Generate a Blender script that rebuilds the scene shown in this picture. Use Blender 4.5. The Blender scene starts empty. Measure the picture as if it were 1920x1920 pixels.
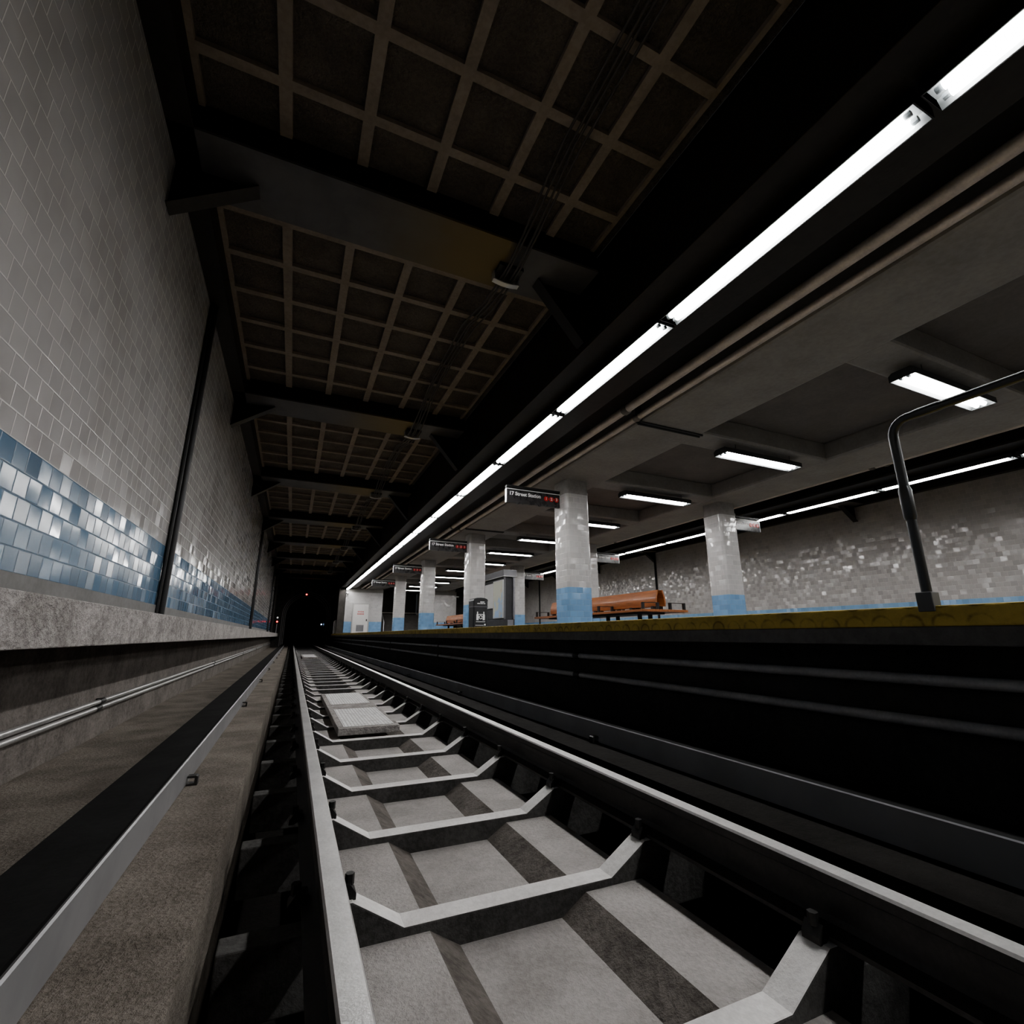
import bpy, math, random
from mathutils import Vector, Matrix
random.seed(7)
PI = math.pi
scn = bpy.context.scene
COL = scn.collection

# ------------------------------------------------------------------ dimensions
WL, WR = -1.42, 17.02            # tiled side walls
XC = 7.8                         # middle of the island platform
ZF = -0.82                       # track bed
ZP = 0.13                        # platform surface
ZB = 4.22                        # underside of the roof beams
ZC = 4.54                        # ceiling over the tracks
YA, YE, YT = -9.0, 37.2, 42.0    # back of the station, end wall, tunnel mouth
RAILS = (0.195, 1.685)
TIE0, TIEP = 3.82, 0.86
ORD = ['zeroth','first','second','third','fourth','fifth','sixth','seventh','eighth','ninth','tenth','eleventh','twelfth','thirteenth','fourteenth','fifteenth','sixteenth','seventeenth','eighteenth','nineteenth','twentieth']

# ------------------------------------------------------------------ node helpers
class NT:
    def __init__(s, name):
        s.m = bpy.data.materials.new(name); s.m.use_nodes = True
        s.t = s.m.node_tree; s.t.nodes.clear()
        s.out = s.t.nodes.new('ShaderNodeOutputMaterial')
    def n(s, kind, **kw):
        nd = s.t.nodes.new(kind)
        for k, v in kw.items():
            if hasattr(nd, k): setattr(nd, k, v)
        return nd
    def put(s, sock, v):
        if isinstance(v, bpy.types.NodeSocket): s.t.links.new(v, sock)
        elif v is not None: sock.default_value = v
    def math(s, op, a, b=None, c=None, clamp=False):
        nd = s.n('ShaderNodeMath', operation=op, use_clamp=clamp)
        s.put(nd.inputs[0], a)
        if b is not None: s.put(nd.inputs[1], b)
        if c is not None: s.put(nd.inputs[2], c)
        return nd.outputs[0]
    def vmath(s, op, a, b=None, scale=None):
        nd = s.n('ShaderNodeVectorMath', operation=op)
        s.put(nd.inputs[0], a)
        if b is not None: s.put(nd.inputs[1], b)
        if scale is not None: s.put(nd.inputs['Scale'], scale)
        return nd.outputs[0]
    def mix(s, f, a, b):
        nd = s.n('ShaderNodeMix', data_type='RGBA')
        s.put(nd.inputs[0], f); s.put(nd.inputs[6], col(a)); s.put(nd.inputs[7], col(b))
        return nd.outputs[2]
    def step(s, v, lo, hi, to0=0.0, to1=1.0):
        nd = s.n('ShaderNodeMapRange', interpolation_type='SMOOTHSTEP')
        s.put(nd.inputs[0], v); s.put(nd.inputs[1], lo); s.put(nd.inputs[2], hi)
        s.put(nd.inputs[3], to0); s.put(nd.inputs[4], to1)
        return nd.outputs[0]
    def noise(s, vec, scale, detail=4, rough=0.55):
        nd = s.n('ShaderNodeTexNoise'); s.put(nd.inputs['Vector'], vec)
        nd.inputs['Scale'].default_value = scale; nd.inputs['Detail'].default_value = detail
        nd.inputs['Roughness'].default_value = rough
        return nd.outputs[0]
    def pos(s): return s.n('ShaderNodeNewGeometry').outputs['Position']
    def obj(s): return s.n('ShaderNodeTexCoord').outputs['Object']
    def uv(s): return s.n('ShaderNodeTexCoord').outputs['UV']
    def bump(s, h, dist=1.0, strength=1.0, normal=None):
        nd = s.n('ShaderNodeBump'); s.put(nd.inputs['Height'], h)
        nd.inputs['Distance'].default_value = dist; nd.inputs['Strength'].default_value = strength
        if normal is not None: s.put(nd.inputs['Normal'], normal)
        return nd.outputs[0]
    def bsdf(s, color, rough=0.5, metal=0.0, normal=None, spec=0.5, coat=0.0):
        p = s.n('ShaderNodeBsdfPrincipled')
        s.put(p.inputs['Base Color'], col(color)); s.put(p.inputs['Roughness'], rough)
        s.put(p.inputs['Metallic'], metal); p.inputs['Specular IOR Level'].default_value = spec
        p.inputs['Coat Weight'].default_value = coat
        if normal is not None: s.put(p.inputs['Normal'], normal)
        s.t.links.new(p.outputs[0], s.out.inputs[0])
        return s.m
def col(c):
    if isinstance(c, (tuple, list)) and len(c) == 3: return (c[0], c[1], c[2], 1.0)
    return c

def rough_mat(name, c0, c1, scale=3.0, rough=0.8, bump=0.004, bscale=40.0, metal=0.0, spec=0.3, world=True):
    t = NT(name); p = t.pos() if world else t.obj()
    a = t.noise(p, scale, 5, 0.6); b = t.noise(p, bscale, 4, 0.65)
    f = t.math('ADD', t.math('MULTIPLY', t.step(a, 0.3, 0.7), 0.65), t.math('MULTIPLY', t.step(b, 0.35, 0.65), 0.35))
    nrm = t.bump(t.math('ADD', b, t.math('MULTIPLY', a, 0.5)), bump) if bump else None
    return t.bsdf(t.mix(f, c0, c1), rough, metal, nrm, spec)

def tile_mat(name, tw, th, blue_v, white, blue, tilt=0.05, rough=0.14, wavy=0.00012, shift=0.5, dirt=0.35, bvar=.62, v0=0.0):
    t = NT(name); s = t.n('ShaderNodeSeparateXYZ'); t.put(s.inputs[0], t.uv())
    u, v = s.outputs[0], s.outputs[1]
    rv = t.math('DIVIDE', t.math('SUBTRACT', v, v0), th); row = t.math('FLOOR', rv)
    cu = t.math('ADD', t.math('DIVIDE', u, tw), t.math('MULTIPLY', t.math('FLOORED_MODULO', row, 2.0), shift))
    cl = t.math('FLOOR', cu)
    cb = t.n('ShaderNodeCombineXYZ'); t.put(cb.inputs[0], cl); t.put(cb.inputs[1], row); cb.inputs[2].default_value = 3.7
    wn = t.n('ShaderNodeTexWhiteNoise', noise_dimensions='3D'); t.put(wn.inputs[0], cb.outputs[0])
    rc = wn.outputs[1]; rval = wn.outputs[0]
    fu = t.math('FRACT', cu); fv = t.math('FRACT', rv)
    du = t.math('MULTIPLY', t.math('MINIMUM', fu, t.math('SUBTRACT', 1.0, fu)), tw)
    dv = t.math('MULTIPLY', t.math('MINIMUM', fv, t.math('SUBTRACT', 1.0, fv)), th)
    d = t.math('MINIMUM', du, dv)
    face = t.step(d, 0.0015, 0.0035)
    pill = t.step(d, 0.0, 0.007)
    big = t.noise(t.pos(), 0.9, 4, 0.6)
    wht = t.mix(t.math('MULTIPLY', rval, 0.28), white, tuple(c * 0.62 for c in white))
    wht = t.mix(t.math('MULTIPLY', t.step(big, 0.4, 0.75), dirt), wht, (white[0]*.45, white[1]*.41, white[2]*.38))
    blu = t.mix(rval, blue, tuple(c * bvar for c in blue))
    isb = t.math('LESS_THAN', row, round((blue_v - v0) / th))
    base = t.mix(isb, wht, blu)
    grout = t.mix(isb, (white[0]*1.12, white[1]*1.1, white[2]*1.08), tuple(c * .5 + .12 for c in blue))
    base = t.mix(face, grout, base)
    rnd = t.vmath('SUBTRACT', rc, (0.5, 0.5, 0.5))
    nrm = t.vmath('NORMALIZE', t.vmath('ADD', t.n('ShaderNodeNewGeometry').outputs['Normal'], t.vmath('SCALE', rnd, scale=tilt)))
    h = t.math('ADD', t.math('MULTIPLY', pill, 0.0011), t.math('MULTIPLY', t.noise(t.pos(), 6.0, 1, 0.5), wavy * 10))
    nn = t.bump(h, 1.0, 1.0, nrm)
    rg = t.math('ADD', t.math('MULTIPLY', rval, 0.12), t.math('ADD', rough, t.math('MULTIPLY', t.math('SUBTRACT', 1.0, face), 0.5)))
    return t.bsdf(base, rg, 0.0, nn, 0.5)

def plain(name, c, rough=0.5, metal=0.0, spec=0.5, var=0.25, scale=8.0, bump=0.0):
    t = NT(name); p = t.obj(); a = t.noise(p, scale, 4, 0.6)
    cc = t.mix(t.math('MULTIPLY', t.step(a, 0.35, 0.7), var), c, tuple(x * 0.5 for x in c))
    rr = t.math('ADD', rough, t.math('MULTIPLY', a, 0.12))
    return t.bsdf(cc, rr, metal, t.bump(a, bump) if bump else None, spec)

def glow(name, c, strength):
    t = NT(name); e = t.n('ShaderNodeEmission'); e.inputs[0].default_value = (*c, 1); e.inputs[1].default_value = strength
    t.t.links.new(e.outputs[0], t.out.inputs[0]); return t.m

TUBE = 8.5
M = {}
M['tile_wall'] = tile_mat('glazed_wall_tile', 0.145, 0.132, 0.99, (.50, .486, .478), (.16, .275, .41), tilt=.075, rough=.09, dirt=.4, v0=.066)
M['tile_far'] = tile_mat('glazed_far_tile', 0.145, 0.132, 0.99, (.49, .475, .465), (.26, .44, .66), tilt=.16, rough=.07, dirt=.35, bvar=.85, v0=.066)
M['tile_col'] = tile_mat('glazed_column_tile', 0.16, 0.124, 0.868, (.50, .492, .488), (.22, .385, .60), tilt=.13, rough=.09, dirt=.12, bvar=.85)
M['tile_room'] = tile_mat('glazed_room_tile', 0.16, 0.124, 0.992, (.50, .492, .488), (.22, .385, .60), tilt=.10, rough=.12, dirt=.12, bvar=.85)
M['ledge'] = rough_mat('rough_ledge_concrete', (.27, .25, .235), (.52, .495, .475), 5, .9, .03, 20)
M['lower'] = rough_mat('stained_lower_concrete', (.10, .089, .08), (.24, .217, .197), 3.5, .9, .014, 26)
M['base'] = rough_mat('grey_skirting', (.20, .195, .19), (.27, .265, .26), 3, .7, .001, 20)
M['bed'] = rough_mat('gritty_trackbed', (.13, .112, .093), (.30, .268, .232), 2.5, .92, .014, 60)
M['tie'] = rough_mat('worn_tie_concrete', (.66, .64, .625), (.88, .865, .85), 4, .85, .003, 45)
M['tiedark'] = rough_mat('tie_shade_concrete', (.06, .058, .056), (.13, .127, .123), 5, .9, .005, 40)  # dark tie sides and outer ends: shade put into the colour
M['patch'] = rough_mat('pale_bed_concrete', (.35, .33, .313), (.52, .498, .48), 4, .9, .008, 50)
M['dark'] = rough_mat('dark_concrete', (.045, .042, .039), (.085, .079, .073), 2.5, .85, .004, 25)  # near-black concrete for the tunnel end, pier and stair head
M['ring'] = rough_mat('lit_ring_concrete', (.30, .29, .28), (.42, .41, .40), 2.5, .7, .003, 20)  # pale tone imitates light catching the ring edges
M['pit'] = rough_mat('shade_black_bed', (.012, .011, .010), (.026, .024, .022), 3, .85, .006, 30, spec=.15)  # near-black holds the rail shade in the pits, and blackens the right floor
M['pblack'] = rough_mat('shaded_platform_wall', (.03, .029, .028), (.06, .058, .055), 2.5, .85, .006, 25)  # near-black colour carries the shade of the platform overhang
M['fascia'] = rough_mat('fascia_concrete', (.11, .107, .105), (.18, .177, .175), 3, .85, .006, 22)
M['slab'] = rough_mat('painted_soffit', (.14, .13, .121), (.19, .178, .167), 1.6, .7, .002, 18)
M['cbeam'] = rough_mat('painted_beam', (.215, .204, .193), (.30, .287, .273), 1.4, .65, .002, 16)
M['panel'] = rough_mat('stippled_panel', (.105, .09, .076), (.20, .172, .145), 2.0, .85, .05, 34)
M['rib'] = rough_mat('ceiling_rib', (.225, .188, .155), (.32, .27, .228), 2.5, .8, .002, 20)
M['steel'] = rough_mat('black_painted_steel', (.020, .018, .016), (.038, .033, .029), 2.2, .5, .002, 20, spec=.4)
M['girder'] = rough_mat('black_girder_steel', (.014, .013, .011), (.028, .024, .020), 2.2, .42, .003, 12, spec=.4)
M['pipe'] = rough_mat('worn_pipe', (.40, .35, .31), (.60, .54, .49), 4, .42, .001, 50, metal=.3)
M['pipe_pale'] = rough_mat('galvanised_pipe', (.42, .415, .41), (.60, .59, .58), 4, .35, .001, 50, metal=.6)
M['pipe_dark'] = rough_mat('dull_grey_pipe', (.32, .32, .325), (.48, .48, .485), 6, .5, .001, 60, metal=.2)
M['coupling'] = rough_mat('dark_pipe_coupling', (.10, .09, .08), (.2, .18, .16), 5, .5, .001, 40, metal=.3)
M['iron'] = rough_mat('dark_iron', (.03, .03, .03), (.06, .058, .056), 6, .45, .001, 40, metal=.3)
M['rail'] = rough_mat('rail_steel', (.050, .048, .047), (.085, .08, .077), 4, .5, .001, 60, metal=.4)
M['railtop'] = rough_mat('polished_railhead', (.72, .71, .70), (.92, .91, .90), 6, .42, .0006, 80, metal=.75)
M['cover'] = rough_mat('black_cover_board', (.016, .016, .016), (.028, .028, .028), 3, .8, .001, 30, spec=.12)
M['coverside'] = plain('grey_cover_side', (.30, .30, .305), .4, .3, .5, .3, 3)
M['housing'] = plain('black_lamp_housing', (.012, .012, .012), .45)
M['reflector'] = plain('white_reflector', (.17, .182, .185), .35, 0, .3, .05)
M['tube'] = glow('fluorescent_tube', (1.0, .987, .975), TUBE)
M['socket'] = plain('grey_socket', (.16, .18, .19), .4)
M['black'] = plain('black_paint', (.017, .017, .018), .4, 0, .5, .2)
M['signface'] = plain('black_sign_enamel', (.028, .027, .028), .22, 0, .6, .15)
M['white'] = plain('white_paint', (.80, .80, .80), .45, 0, .5, .1)
M['red'] = plain('red_enamel', (.55, .025, .02), .35, 0, .5, .1)
M['silver'] = plain('silver_trim', (.62, .62, .63), .35, .7, .5, .1)
M['capital'] = rough_mat('bare_capital_concrete', (.20, .19, .182), (.29, .278, .268), 3, .75, .002, 20)
M['skirt'] = plain('charcoal_skirting', (.06, .06, .062), .5)
M['rail_tube'] = plain('dark_handrail_steel', (.085, .088, .09), .28, .75, .5, .15, 12)
M['blockgrey'] = plain('grey_post_block', (.13, .135, .14), .5, 0, .4, .2)
M['door'] = plain('pale_grey_door', (.66, .65, .64), .5, 0, .4, .08, 3)
M['frame'] = plain('grey_door_frame', (.46, .455, .45), .5, 0, .4, .1)
M['louvre'] = plain('grey_louvre', (.30, .30, .31), .5, .2, .4, .1)
M['pink'] = plain('faded_red_lettering', (.62, .24, .23), .5, 0, .4, .2)
M['kiosk'] = plain('grey_kiosk_metal', (.22, .22, .235), .4, .35, .5, .15)
M['kioskdark'] = plain('charcoal_kiosk_base', (.045, .045, .05), .45)
M['can'] = plain('black_bin_plastic', (.022, .023, .026), .36, 0, .5, .15)
M['canlip'] = plain('dark_bin_edge', (.10, .10, .11), .35)
M['stair'] = rough_mat('dark_stair', (.055, .05, .045), (.085, .078, .07), 3, .8, .003, 25)
M['redlamp'] = glow('red_signal_lamp', (1.0, .05, .04), 1.3)
M['whitelamp'] = glow('white_signal_lamp', (.9, .9, .86), .12)
M['bluelamp'] = glow('bluish_tunnel_lamp', (.45, .65, 1.0), 3)
M['signalbody'] = plain('black_signal_case', (.02, .02, .02), .5)
M['wire'] = plain('black_cable', (.075, .068, .06), .4, 0, .5, .2)
M['coverdark'] = plain('matte_cover_side', (.30, .30, .31), .75, .0, .15, .3, 3)  # platform-side panel, grey like the left one but duller

def yellow_mat():
    t = NT('yellow_tactile'); s = t.n('ShaderNodeSeparateXYZ'); t.put(s.inputs[0], t.uv())
    P = 0.125
    a = t.math('MULTIPLY', t.math('SUBTRACT', t.math('FRACT', t.math('DIVIDE', s.outputs[0], P)), .5), P)
    b = t.math('MULTIPLY', t.math('SUBTRACT', t.math('FRACT', t.math('DIVIDE', t.math('ADD', s.outputs[1], .0725 - .045 - .01), P)), .5), P)
    r = t.math('SQRT', t.math('ADD', t.math('MULTIPLY', a, a), t.math('MULTIPLY', b, b)))
    dome = t.step(r, .052, .040)
    ring = t.math('MULTIPLY', t.step(r, .034, .044), t.step(r, .056, .046))
    n = t.noise(t.pos(), 7, 5, .65); f = t.noise(t.pos(), 60, 3, .6)
    c = t.mix(t.step(n, .35, .7), (.60, .45, .115), (.38, .28, .07))
    c = t.mix(t.math('MULTIPLY', ring, t.math('MULTIPLY', t.step(n, .38, .6), .55)), c, (.10, .07, .015))
    h = t.math('ADD', t.math('MULTIPLY', dome, .5), t.math('MULTIPLY', f, .25))
    return t.bsdf(c, .6, 0, t.bump(h, .008), .35)
M['yellow'] = yellow_mat()

def wood_mat():
    t = NT('varnished_wood'); p = t.obj()
    mp = t.n('ShaderNodeMapping'); t.put(mp.inputs[0], p); mp.inputs['Scale'].default_value = (9, .7, 9)
    a = t.noise(mp.outputs[0], 3.0, 5, .6)
    c = t.mix(t.step(a, .3, .7), (.42, .165, .062), (.27, .098, .036))
    return t.bsdf(c, t.math('ADD', .24, t.math('MULTIPLY', a, .12)), 0, t.bump(a, .0012), .5, .15)
M['wood'] = wood_mat()

def map_mat():
    t = NT('printed_transit_map'); s = t.n('ShaderNodeSeparateXYZ'); t.put(s.inputs[0], t.uv())
    n = t.noise(t.vmath('MULTIPLY', t.pos(), (1, 1.4, 1)), 1.6, 3, .5)
    f = t.math('ADD', t.math('SUBTRACT', n, .5), t.math('MULTIPLY', t.math('SUBTRACT', 1.35, s.outputs[1]), .22))
    c = t.mix(t.step(f, .03, .10), (.62, .63, .55), (.42, .56, .74))
    g = t.noise(t.pos(), 4.5, 2, .5)
    c = t.mix(t.math('MULTIPLY', t.step(g, .56, .66), .55), c, (.62, .54, .42))
    return t.bsdf(c, .35)
M['map'] = map_mat()

def poster_mat():
    t = NT('pale_printed_notice'); s = t.n('ShaderNodeSeparateXYZ'); t.put(s.inputs[0], t.uv())
    ln = t.step(t.math('FRACT', t.math('DIVIDE', s.outputs[1], .06)), .45, .55)
    return t.bsdf(t.mix(t.math('MULTIPLY', ln, .15), (.68, .68, .67), (.4, .4, .4)), .4)
M['notice'] = poster_mat()

def soffit_mat():
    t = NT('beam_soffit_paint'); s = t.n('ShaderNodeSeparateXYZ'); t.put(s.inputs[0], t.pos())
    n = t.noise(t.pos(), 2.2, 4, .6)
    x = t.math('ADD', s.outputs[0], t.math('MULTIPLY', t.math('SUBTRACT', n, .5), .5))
    f = t.math('MULTIPLY', t.step(x, .1, 1.6), t.step(x, 1.95, 1.8))  # soffit turns yellower towards the cable clamps
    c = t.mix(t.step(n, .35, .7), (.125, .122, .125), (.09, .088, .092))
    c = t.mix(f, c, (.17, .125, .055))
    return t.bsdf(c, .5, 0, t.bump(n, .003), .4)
M['soffit'] = soffit_mat()

def tread_mat():
    t = NT('white_tread_pattern'); s = t.n('ShaderNodeSeparateXYZ'); t.put(s.inputs[0], t.uv())
    a = t.math('FRACT', t.math('DIVIDE', s.outputs[0], .055)); 
    b = t.math('FRACT', t.math('DIVIDE', s.outputs[1], .036))
    g = t.math('MULTIPLY', t.step(t.math('ABSOLUTE', t.math('SUBTRACT', a, .5)), .42, .30), t.step(t.math('ABSOLUTE', t.math('SUBTRACT', b, .5)), .45, .28))
    n = t.noise(t.pos(), 14, 4, .6)
    c = t.mix(t.math('MULTIPLY', g, t.step(n, .30, .55)), (.66, .65, .635), (.97, .965, .955))
    return t.bsdf(c, .75, 0, t.bump(g, .006), .3)
M['tread'] = tread_mat()

# ------------------------------------------------------------------ mesh builder
class MB:
    def __init__(s): s.v = []; s.f = []; s.mi = []; s.uv = []
    def face(s, pts, mi=0, uv=None):
        b = len(s.v); s.v += [tuple(p) for p in pts]; s.f.append(tuple(range(b, b + len(pts)))); s.mi.append(mi); s.uv.append(uv)
    def poly(s, verts, faces, mi=0, uvs=None):
        b = len(s.v); s.v += [tuple(p) for p in verts]
        for k, f in enumerate(faces):
            s.f.append(tuple(b + i for i in f)); s.mi.append(mi); s.uv.append(uvs[k] if uvs else None)
        return s
    def box(s, x0, x1, y0, y1, z0, z1, mi=0):
        v = [(x, y, z) for z in (z0, z1) for y in (y0, y1) for x in (x0, x1)]
        return s.poly(v, [(0,2,3,1),(4,5,7,6),(0,1,5,4),(2,6,7,3),(0,4,6,2),(1,3,7,5)], mi)
    def hexa(s, bot, top, mi=0):      # 4 bottom points, 4 top points, same order (counter-clockwise from above)
        return s.poly(list(bot) + list(top), [(3,2,1,0),(4,5,6,7),(0,1,5,4),(1,2,6,5),(2,3,7,6),(3,0,4,7)], mi)
    def prism(s, prof, a, b, axis='y', mi=0, cap=True, closed=True, mis=None):
        n = len(prof)
        def P(p, t): return {'y': (p[0], t, p[1]), 'x': (t, p[0], p[1]), 'z': (p[0], p[1], t)}[axis]
        b0 = len(s.v); s.v += [P(p, a) for p in prof] + [P(p, b) for p in prof]
        for i in range(n if closed else n - 1):
            j = (i + 1) % n
            s.f.append((b0 + i, b0 + n + i, b0 + n + j, b0 + j)); s.mi.append(mis[i] if mis else mi); s.uv.append(None)
        if cap and closed:
            s.f.append(tuple(b0 + i for i in range(n))); s.mi.append(mi); s.uv.append(None)
            s.f.append(tuple(b0 + n + i for i in reversed(range(n)))); s.mi.append(mi); s.uv.append(None)
        return s
    def tube(s, path, r, n=10, mi=0, cap=True):
        path = [Vector(p) for p in path]; m = len(path); rr = r if isinstance(r, (list, tuple)) else [r] * m
        b0 = len(s.v); ref = None
        for i, p in enumerate(path):
            t = (path[min(i + 1, m - 1)] - path[max(i - 1, 0)]).normalized()
            if ref is None:
                ref = Vector((0, 0, 1)) if abs(t.z) < .9 else Vector((1, 0, 0))
            e1 = (ref - t * ref.dot(t)).normalized(); e2 = t.cross(e1); ref = e1
            for k in range(n):
                a = 2 * PI * k / n
                s.v.append(tuple(p + (e1 * math.cos(a) + e2 * math.sin(a)) * rr[i]))
        for i in range(m - 1):
            for k in range(n):
                j = (k + 1) % n
                s.f.append((b0 + i*n + k, b0 + i*n + j, b0 + (i+1)*n + j, b0 + (i+1)*n + k)); s.mi.append(mi); s.uv.append(None)
        if cap:
            s.f.append(tuple(b0 + k for k in reversed(range(n)))); s.mi.append(mi); s.uv.append(None)
            s.f.append(tuple(b0 + (m-1)*n + k for k in range(n))); s.mi.append(mi); s.uv.append(None)
        return s
    def build(s, name, mats, parent=None, loc=(0, 0, 0), smooth=True, bevel=0.0, fix=True):
        me = bpy.data.meshes.new(name)
        L = Vector(loc)
        me.from_pydata([tuple(Vector(p) - L) for p in s.v], [], s.f)
        if not isinstance(mats, (list, tuple)): mats = [mats]
        for m in mats: me.materials.append(M[m] if isinstance(m, str) else m)
        me.polygons.foreach_set('material_index', s.mi)
        if fix:
            import bmesh
            bm = bmesh.new(); bm.from_mesh(me); bmesh.ops.recalc_face_normals(bm, faces=bm.faces); bm.to_mesh(me); bm.free()
        ul = me.uv_layers.new(name='UVMap')
        for p in me.polygons:
            e = s.uv[p.index]; nx, ny, nz = (abs(c) for c in p.normal)
            for li in p.loop_indices:
                if e is not None:
                    vi = me.loops[li].vertex_index
                    ul.data[li].uv = e[s.f[p.index].index(vi)]
                else:
                    c = s.v[me.loops[li].vertex_index]
                    ul.data[li].uv = (c[1], c[2]) if nx >= ny and nx >= nz else ((c[0], c[2]) if ny >= nz else (c[1], c[0]))
        if smooth:
            me.polygons.foreach_set('use_smooth', [True] * len(me.polygons))
            me.set_sharp_from_angle(angle=math.radians(38))
        me.update()
        o = bpy.data.objects.new(name, me); COL.objects.link(o)
        if parent is not None: o.parent = parent; 
        o.location = loc
        if bevel:
            b = o.modifiers.new('bevel', 'BEVEL'); b.width = bevel; b.segments = 2; b.limit_method = 'ANGLE'; b.angle_limit = math.radians(40)
        return o

def tag(o, label, cat, group=None, kind=None):
    o['label'] = label; o['category'] = cat
    if group: o['group'] = group
    if kind: o['kind'] = kind
    return o
def thing(name, label, cat, loc=(0, 0, 0), group=None, rotz=0.0):
    o = bpy.data.objects.new(name, None); COL.objects.link(o); o.location = loc; o.rotation_euler = (0, 0, rotz)
    o.empty_display_size = .2
    return tag(o, label, cat, group)
def struct(o, label=None):
    o['kind'] = 'structure'
    if label: o['label'] = label
    return o
def dup(root, loc, label, group=None, name=None):
    r = root.copy(); COL.objects.link(r); r.location = loc; r['label'] = label
    if group: r['group'] = group
    for ch in list(root.children):
        c = ch.copy(); COL.objects.link(c); c.parent = r
        for g in list(ch.children):
            d = g.copy(); COL.objects.link(d); d.parent = c
    return r
def text(name, body, size, mat, parent, loc, rot=(PI/2, 0, 0), bold=0.0, align='LEFT', depth=.002):
    cu = bpy.data.curves.new(name, 'FONT'); cu.body = body; cu.size = size; cu.offset = bold; cu.extrude = depth
    cu.align_x = align; cu.align_y = 'CENTER'; cu.resolution_u = 3
    tmp = bpy.data.objects.new(name + '_curve', cu); COL.objects.link(tmp)
    dg = bpy.context.evaluated_depsgraph_get()
    me = bpy.data.meshes.new_from_object(tmp.evaluated_get(dg)); me.name = name
    COL.objects.unlink(tmp); bpy.data.objects.remove(tmp); bpy.data.curves.remove(cu)
    me.materials.clear(); me.materials.append(M[mat])
    o = bpy.data.objects.new(name, me); COL.objects.link(o); o.parent = parent; o.location = loc; o.rotation_euler = rot
    return o

# ================================================================== SETTING
YF = 75.0
# --- track bed: side floors, sunken pit with a stepped channel between the rails
f = MB()
f.box(WL - .3, -.17, YA, YF, -1.5, ZF)
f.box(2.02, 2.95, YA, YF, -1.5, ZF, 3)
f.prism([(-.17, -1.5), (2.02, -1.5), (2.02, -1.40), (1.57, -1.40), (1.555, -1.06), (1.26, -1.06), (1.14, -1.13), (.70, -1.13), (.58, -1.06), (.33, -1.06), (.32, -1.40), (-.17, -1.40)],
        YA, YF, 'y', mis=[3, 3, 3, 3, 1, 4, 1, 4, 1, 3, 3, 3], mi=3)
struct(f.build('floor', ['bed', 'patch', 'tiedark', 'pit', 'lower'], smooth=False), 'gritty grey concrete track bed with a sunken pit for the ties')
f = MB(); f.box(12.65, WR + .3, YA, YF, -1.5, ZF); struct(f.build('floor', ['bed'], smooth=False), 'dark track bed of the far track beyond the platform')

# --- left side: lower wall, ledge, skirting, tile wall
m = MB(); m.box(WL - .3, WL, YA, YT, ZF, -.04); struct(m.build('wall_left', 'lower', smooth=False), 'rough lower concrete wall under the ledge carrying two pipes')
m = MB(); m.box(WL - .3, -.95, YA, YT, -.052, .166); struct(m.build('trim_1', 'ledge', smooth=False, bevel=.006), 'pale rough concrete ledge along the foot of the tiled wall')
m = MB(); m.box(WL - .3, WL + .015, YA, YE + .3, .166, .33); struct(m.build('baseboard_left', 'base', smooth=False), 'smooth grey skirting strip between blue tiles and ledge')
m = MB(); m.box(WL - .3, WL, YA, YE + .3, .33, ZB); struct(m.build('wall_left', 'tile_wall', smooth=False), 'grey white tiled wall with a blue tile band along its foot')
m = MB(); m.box(WL - .3, WL + .05, YE + .3, YT, .166, ZC); m.box(WL, WL + .16, YE + .3, YE + .75, .166, ZC); struct(m.build('wall_left', 'dark', smooth=False), 'dark bare wall between the tiles and the tunnel mouth')
# --- right side wall of the far track
m = MB(); m.box(WR, WR + .3, YA, YE + .3, .33, ZB); struct(m.build('wall_right', 'tile_far', smooth=False), 'far tiled wall across the second track with a blue band')
m = MB(); m.box(WR, WR + .3, YA, YT, ZF, .33); m.box(WR - .47, WR, YA, YT, -.052, .166); struct(m.build('wall_right', 'lower', smooth=False), 'lower concrete wall and ledge of the far track')
m = MB(); m.box(11.72, WR + .3, YE + 1.5, YE + 1.8, ZF, ZC); struct(m.build('wall_end', 'dark', smooth=False), 'dark end of the far track')  # dark wall stands in for the unlit opening of the far track
# --- ceilings
m = MB(); m.box(WL - .3, 2.98, YA, YT, ZC, ZC + .25); struct(m.build('ceiling', 'panel', smooth=False), 'dark stippled ceiling above the near track')
m = MB(); m.box(12.62, WR + .3, YA, YE + 1.8, ZC, ZC + .25); struct(m.build('ceiling', 'panel', smooth=False), 'dark ceiling above the far track')
m = MB(); m.box(3.95, 4.9, YA, YT, 3.74, 4.0); m.box(10.7, 11.65, YA, YT, 3.74, 4.0); struct(m.build('ceiling', 'girder', smooth=False), 'ceiling strips between girders and platform beams, blackened for shade')  # girder black puts shade into these ceiling strips
m = MB(); m.box(4.85, 10.75, YA, YT + 3, 3.76, 4.02); struct(m.build('ceiling', 'slab', smooth=False), 'flat brown grey ceiling above the platform')
# --- platform
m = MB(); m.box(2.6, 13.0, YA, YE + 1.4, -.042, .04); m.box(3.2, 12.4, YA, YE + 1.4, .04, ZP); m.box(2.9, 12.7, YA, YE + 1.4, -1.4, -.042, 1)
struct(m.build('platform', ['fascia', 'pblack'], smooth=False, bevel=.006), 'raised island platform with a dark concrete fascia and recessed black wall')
m = MB(); m.box(2.6, 3.2, YA, YE + 1.4, .04, ZP); struct(m.build('trim_2', 'yellow', smooth=False, bevel=.008), 'worn yellow tactile edge strip of the near platform side')
m = MB(); m.box(12.4, 13.0, YA, YE + 1.4, .04, ZP); struct(m.build('trim_3', 'yellow', smooth=False, bevel=.008), 'yellow tactile edge strip of the far platform side')

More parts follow.
